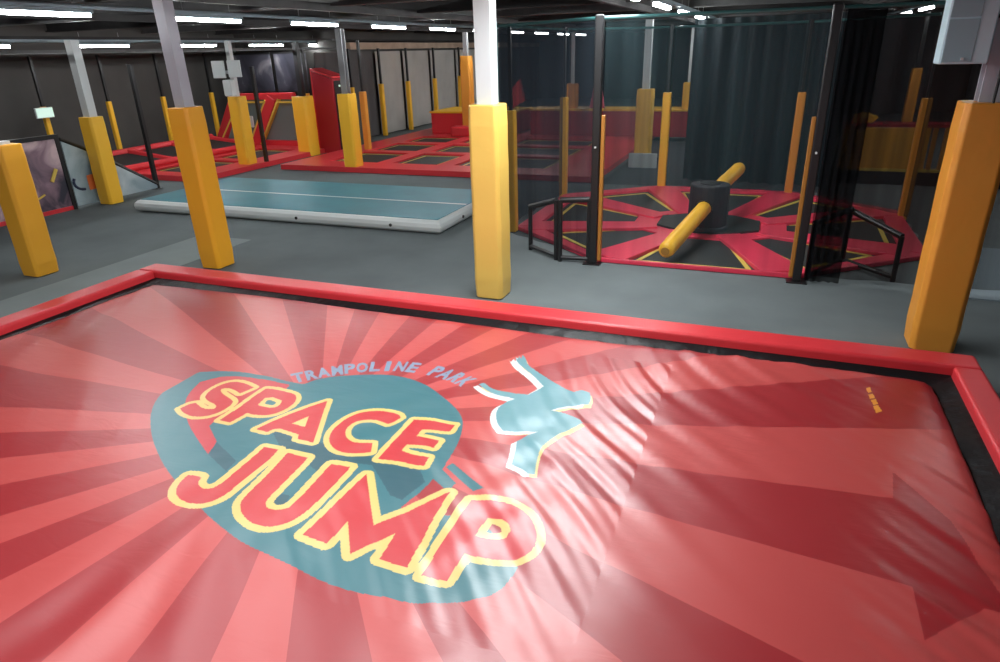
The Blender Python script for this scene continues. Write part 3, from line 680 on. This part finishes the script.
EMB = n_([(294,383),(268,376),(240,371.5),(220,371),(200,372),(180,379),(162,392),(151,408),(150,430),(156,450),(168,473),(202,510),(212,519),(230,535),(260,551),(296,568),(332,586),(380,596),(410,604),(440,603),(476,600),(500,592),(514,575),(520,560),(480,520),(440,515),(400,508),(424,490),(448,462),(460,440),(464,422),(458,410),(440,394),(420,381),(390,374),(350,375),(320,378),(304,384)])
STRIP = n_([(187,395),(200,382),(220,376.5),(240,376),(268,380),(290,385),(286,389),(262,396),(225,412),(209,426),(216,440),(217,442),(208,454),(198,440),(188,424),(184,408)])
DK1 = n_([(217,442),(236,461),(226,471),(208,454)])
DK2 = n_([(268,424),(330,446),(420,470),(425,482),(402,500),(390,495),(372,465),(345,462),(332,470),(318,472),(300,458),(282,450)])
DK3 = n_([(274,500),(282,494),(290,496),(286,503),(279,506),(272,505)])
BLU = n_([(430,476),(441,468),(456,483),(447,491)]); BLU2 = n_([(446,467),(453,463),(484,488),(473,491)])
BODY = [(235,55),(245,68),(258,52),(266,66),(272,45),(287,62),(295,92),(330,118),(400,165),(470,205),(515,222),(550,212),(590,225),(597,255),(585,282),(530,285),(450,297),(405,310),(480,325),(540,350),(557,368),(520,388),(450,415),(390,455),(350,500),(335,570),(330,612),(300,610),(270,585),(220,565),(240,500),(245,455),(345,410),(250,412),(180,405),(150,370),(145,320),(165,285),(235,255),(160,240),(100,215),(65,185),(90,178),(130,210),(210,225),(300,235),(372,195),(330,150),(280,112),(250,85)]
FIG = tr(BODY, 465, 345, 4.729); FIGW = tr([(x-28, y+13) for x, y in BODY], 465, 345, 4.729); FIGY = tr([(x+9, y+17) for x, y in BODY], 465, 345, 4.729)
ARW = n_([(893,506),(893,472),(950,520),(1003,598),(924,641),(911,584)])
MARK = [n_(q) for q in ([(866,388),(870,387),(872,392),(868,393)], [(868,394.5),(873,393.5),(875,398),(870,399)], [(871,400),(876,399),(878,404),(873,405)], [(873,406),(878,405),(882,411),(876,413)])]

def soft(poly, lim=42, it=2):
    """round the shallow turns of an outline, keep its sharp corners"""
    for _ in range(it):
        out = []; n = len(poly)
        for i in range(n):
            a, p, c = Vector(poly[i-1]), Vector(poly[i]), Vector(poly[(i+1) % n])
            if (p-a).length < 1e-6 or (c-p).length < 1e-6: out.append(tuple(p)); continue
            if math.degrees((p-a).angle(c-p)) < lim: out += [tuple(p+(a-p)*.25), tuple(p+(c-p)*.25)]
            else: out.append(tuple(p))
        poly = out
    return poly
S_, P1, P1h, C_, J_, U_, P2, P2h, EMB, STRIP, FIG, FIGW, FIGY = [soft(q) for q in (S_, P1, P1h, C_, J_, U_, P2, P2h, EMB, STRIP, FIG, FIGW, FIGY)]
def inpoly(X, Y, poly):
    c = np.zeros(X.shape, bool); n = len(poly)
    for i in range(n):
        x1, y1 = poly[i]; x2, y2 = poly[(i+1) % n]
        if y1 == y2: continue
        k_ = ((y1 > Y) != (y2 > Y)) & (X < (x2-x1)*(Y-y1)/(y2-y1)+x1); c ^= k_
    return c
def near(X, Y, poly, w):
    m = np.zeros(X.shape, bool); n = len(poly)
    for i in range(n):
        x1, y1 = poly[i]; x2, y2 = poly[(i+1) % n]; dx, dy = x2-x1, y2-y1
        t = np.clip(((X-x1)*dx+(Y-y1)*dy)/(dx*dx+dy*dy+1e-12), 0, 1)
        m |= ((X-x1-t*dx)**2+(Y-y1-t*dy)**2) < w*w
    return m
# fine grid over the printed emblem
CELL = .0065; C0 = .052                # eight fine cells to one coarse cell
nx = int(round((BX1-BX0)/C0)); ny = int(round((BY1-BY0)/C0)); cxs = BX0+(BX1-BX0)*np.arange(nx+1)/nx; cys = BY0+(BY1-BY0)*np.arange(ny+1)/ny
def idx(a, v): return int(np.argmin(np.abs(a-v)))
ia, ib = idx(cxs, -4.5), idx(cxs, -.55); ja, jb = idx(cys, 2.05), idx(cys, 5.40); SUB = 8
fx = np.concatenate([cxs[i]+(cxs[i+1]-cxs[i])*np.arange(SUB)/SUB for i in range(ia, ib)]+[[cxs[ib]]]); fy = np.concatenate([cys[j]+(cys[j+1]-cys[j])*np.arange(SUB)/SUB for j in range(ja, jb)]+[[cys[jb]]])
mx_ = (fx[1:]+fx[:-1])/2; my_ = (fy[1:]+fy[:-1])/2; GX, GY = np.meshgrid(mx_, my_)
Zf = Hf(*np.meshgrid(fx, fy))
for row in (0, -1):      # seam with the coarse grid stays closed
    Zf[row] = np.interp(fx, cxs, Hf(cxs, np.full(nx+1, fy[row])))
    Zf[:, row] = np.interp(fy, cys, Hf(np.full(ny+1, fx[row]), cys))
cls = np.zeros(GX.shape, np.int8)
def sub(poly, pad=.08):
    xs = [p[0] for p in poly]; ys = [p[1] for p in poly]
    i0, i1 = np.searchsorted(mx_, (min(xs)-pad, max(xs)+pad)); j0, j1 = np.searchsorted(my_, (min(ys)-pad, max(ys)+pad)); return slice(j0, j1), slice(i0, i1)
def paint(poly, v, only=None):
    s = sub(poly); k_ = inpoly(GX[s], GY[s], poly)
    if only is not None: k_ &= np.isin(cls[s], only)
    cls[s] = np.where(k_, v, cls[s])
paint(EMB, 1); paint(STRIP, 2, [1]); 
for q in (DK1, DK2, DK3): paint(q, 3, [1])
for q in (BLU, BLU2): paint(q, 1)
# slogan set on an arc over the disc
fc = bpy.data.curves.new('t', 'FONT'); fc.body = 'x'
def glyph_tris(ch):
    c = bpy.data.curves.new('g', 'FONT'); c.body = ch; c.size = 1; c.offset = .038; c.resolution_u = 3
    o = bpy.data.objects.new('g', c); COL.objects.link(o); dg = bpy.context.evaluated_depsgraph_get(); me = o.evaluated_get(dg).to_mesh(); me.calc_loop_triangles()
    v = [(p.co.x, p.co.y) for p in me.vertices]; t = [tuple(v[i] for i in l.vertices) for l in me.loop_triangles]
    w = max((p[0] for p in v), default=.5); o.evaluated_get(dg).to_mesh_clear(); bpy.data.objects.remove(o); bpy.data.curves.remove(c); return t, w
bpy.data.curves.remove(fc)
ARC = [(294,383),(310,379.5),(328,376),(350,373),(372,371),(395,370.5),(412,372),(430,375),(448,380),(462,386.5)]
AP = [Vector(at(*p)) for p in ARC]; seg = [0]
for a, b_ in zip(AP, AP[1:]): seg.append(seg[-1]+(b_-a).length)
def arc_pt(s):
    x = np.interp(s, seg, [p.x for p in AP]); y = np.interp(s, seg, [p.y for p in AP]); return Vector((x, y))
TXT = 'TRAMPOLINE PARK'; step = seg[-1]/(len(TXT)); SZ = .26
for i, ch in enumerate(TXT):
    if ch == ' ': continue
    tris, w = glyph_tris(ch); s0 = (i+.5)*step; p = arc_pt(s0); d = (arc_pt(min(s0+.08, seg[-1]))-arc_pt(max(s0-.08, 0))).normalized(); nn = Vector((-d.y, d.x))
    sx = min(SZ, step*.97/max(w, .3))
    for t in tris:
        q = [tuple(p+d*((x-w/2)*sx)+nn*(y*SZ)) for x, y in t]; paint(q, 4)
paint(FIGY, 6); paint(FIGW, 5); paint(FIG, 7)
LET = [(S_, None, .042), (P1, P1h, .042), (A_, Ah, .042), (C_, None, .042), (E_, None, .042), (J_, None, .050), (U_, None, .050), (M_, None, .050), (P2, P2h, .050)]
for i, (pl, ho, w) in enumerate(LET):
    s = sub(pl); yel = near(GX[s], GY[s], pl, w) | (False if ho is None else near(GX[s], GY[s], ho, w))
    if i < 5: cls[s] = np.where(yel, 8, cls[s])
    else: cls[s] = np.where(yel, 10, cls[s])
for i, (pl, ho, w) in enumerate(LET):
    s = sub(pl); inside = inpoly(GX[s], GY[s], pl)
    if ho is not None: inside &= ~inpoly(GX[s], GY[s], ho)
    cls[s] = np.where(inside, 9 if i < 5 else 11, cls[s])

ROOT = empty('landing_bag', (0, 0, 0), 0, 'huge red landing bag with printed rays and lettering inside the padded rim', 'landing bag')
def grid_mesh(name, xs, ys, Z, mask, mats, midx, parent):
    """quads of a grid where mask is true"""
    J, I = np.nonzero(mask); W_ = len(xs)
    quad = np.stack([J*W_+I, J*W_+I+1, (J+1)*W_+I+1, (J+1)*W_+I], 1); uq, inv = np.unique(quad.ravel(), return_inverse=True)
    XX, YY = np.meshgrid(xs, ys); co = np.stack([XX.ravel()[uq], YY.ravel()[uq], Z.ravel()[uq]], 1).astype(np.float32)
    me = bpy.data.meshes.new(name); me.vertices.add(len(uq)); me.vertices.foreach_set('co', co.ravel())
    n = len(quad); me.loops.add(n*4); me.loops.foreach_set('vertex_index', inv.astype(np.int32).ravel()); me.polygons.add(n); me.polygons.foreach_set('loop_start', np.arange(0, n*4, 4, dtype=np.int32))
    for m in mats: me.materials.append(m)
    me.polygons.foreach_set('material_index', midx[J, I].astype(np.int32)); me.polygons.foreach_set('use_smooth', np.ones(n, bool)); me.update(calc_edges=True); me.validate()
    o = bpy.data.objects.new(name, me); COL.objects.link(o); o.parent = parent; return o
Zc = Hf(*np.meshgrid(cxs, cys))
Mc = np.ones((ny, nx), bool); Mc[ja:jb, ia:ib] = False
ccx = (cxs[1:]+cxs[:-1])/2; ccy = (cys[1:]+cys[:-1])/2
# coarse sheet, with the arrow head and the small orange mark cut in finely below
ax0, ax1 = idx(cxs, .62), nx; ay0, ay1 = idx(cys, 2.55), idx(cys, 5.6)
Mc[ay0:ay1, ax0:ax1] = False
cover = grid_mesh('cover', cxs, cys, Zc, Mc, [FAB], np.zeros((ny, nx), int), ROOT)
gx = np.concatenate([cxs[i]+(cxs[i+1]-cxs[i])*np.arange(SUB)/SUB for i in range(ax0, ax1)]+[[cxs[ax1]]]); gy = np.concatenate([cys[j]+(cys[j+1]-cys[j])*np.arange(SUB)/SUB for j in range(ay0, ay1)]+[[cys[ay1]]])
Zg = Hf(*np.meshgrid(gx, gy))
for row in (0, -1): Zg[row] = np.interp(gx, cxs, Hf(cxs, np.full(nx+1, gy[row])))
Zg[:, 0] = np.interp(gy, cys, Hf(np.full(ny+1, gx[0]), cys))
HX, HY = np.meshgrid((gx[1:]+gx[:-1])/2, (gy[1:]+gy[:-1])/2)
LGT = n_([(893,474),(1003,598),(1070,598),(1060,430),(930,430)])
c2 = np.zeros(HX.shape, int); c2[inpoly(HX, HY, LGT)] = 3; c2[inpoly(HX, HY, ARW)] = 1
for q in MARK: c2[inpoly(HX, HY, q)] = 2
cov2 = grid_mesh('cover_corner', gx, gy, Zg, (c2 == 0) | (c2 == 3), [FAB, ray_material((.50, .056, .052))], (c2 == 3).astype(int), cover)
grid_mesh('printed_arrow', gx, gy, Zg, c2 == 1, [DARKR], c2*0, cover)['label'] = 'dark red printed arrow head'
grid_mesh('printed_mark', gx, gy, Zg, c2 == 2, [F_ORA], c2*0, cover)['label'] = 'small orange upright mark'
grid_mesh('cover_middle', fx, fy, Zf, cls == 0, [FAB], cls*0, cover)
def prt(name, codes, mats, label):
    mi = np.zeros(cls.shape, int)
    for k_, c in enumerate(codes): mi[cls == c] = k_
    o = grid_mesh(name, fx, fy, Zf, np.isin(cls, codes), mats, mi, cover); o['label'] = label
prt('printed_emblem', [1, 2, 3], [F_TEAL, F_STRIP, F_DTEAL], 'teal disc and ring emblem')
prt('printed_slogan', [4], [F_TYPE], 'grey blue arched lettering over the disc')
prt('printed_figure', [5, 6, 7], [F_WHITE, F_YEL, ray_material((.10, .27, .31))], 'pale teal leaping figure with white edge')
prt('printed_word', [8, 9], [F_YEL, F_RED], 'upper word SPACE in red with yellow outline')
prt('printed_word', [10, 11], [F_YEL, F_RED], 'lower word JUMP in red with yellow outline')
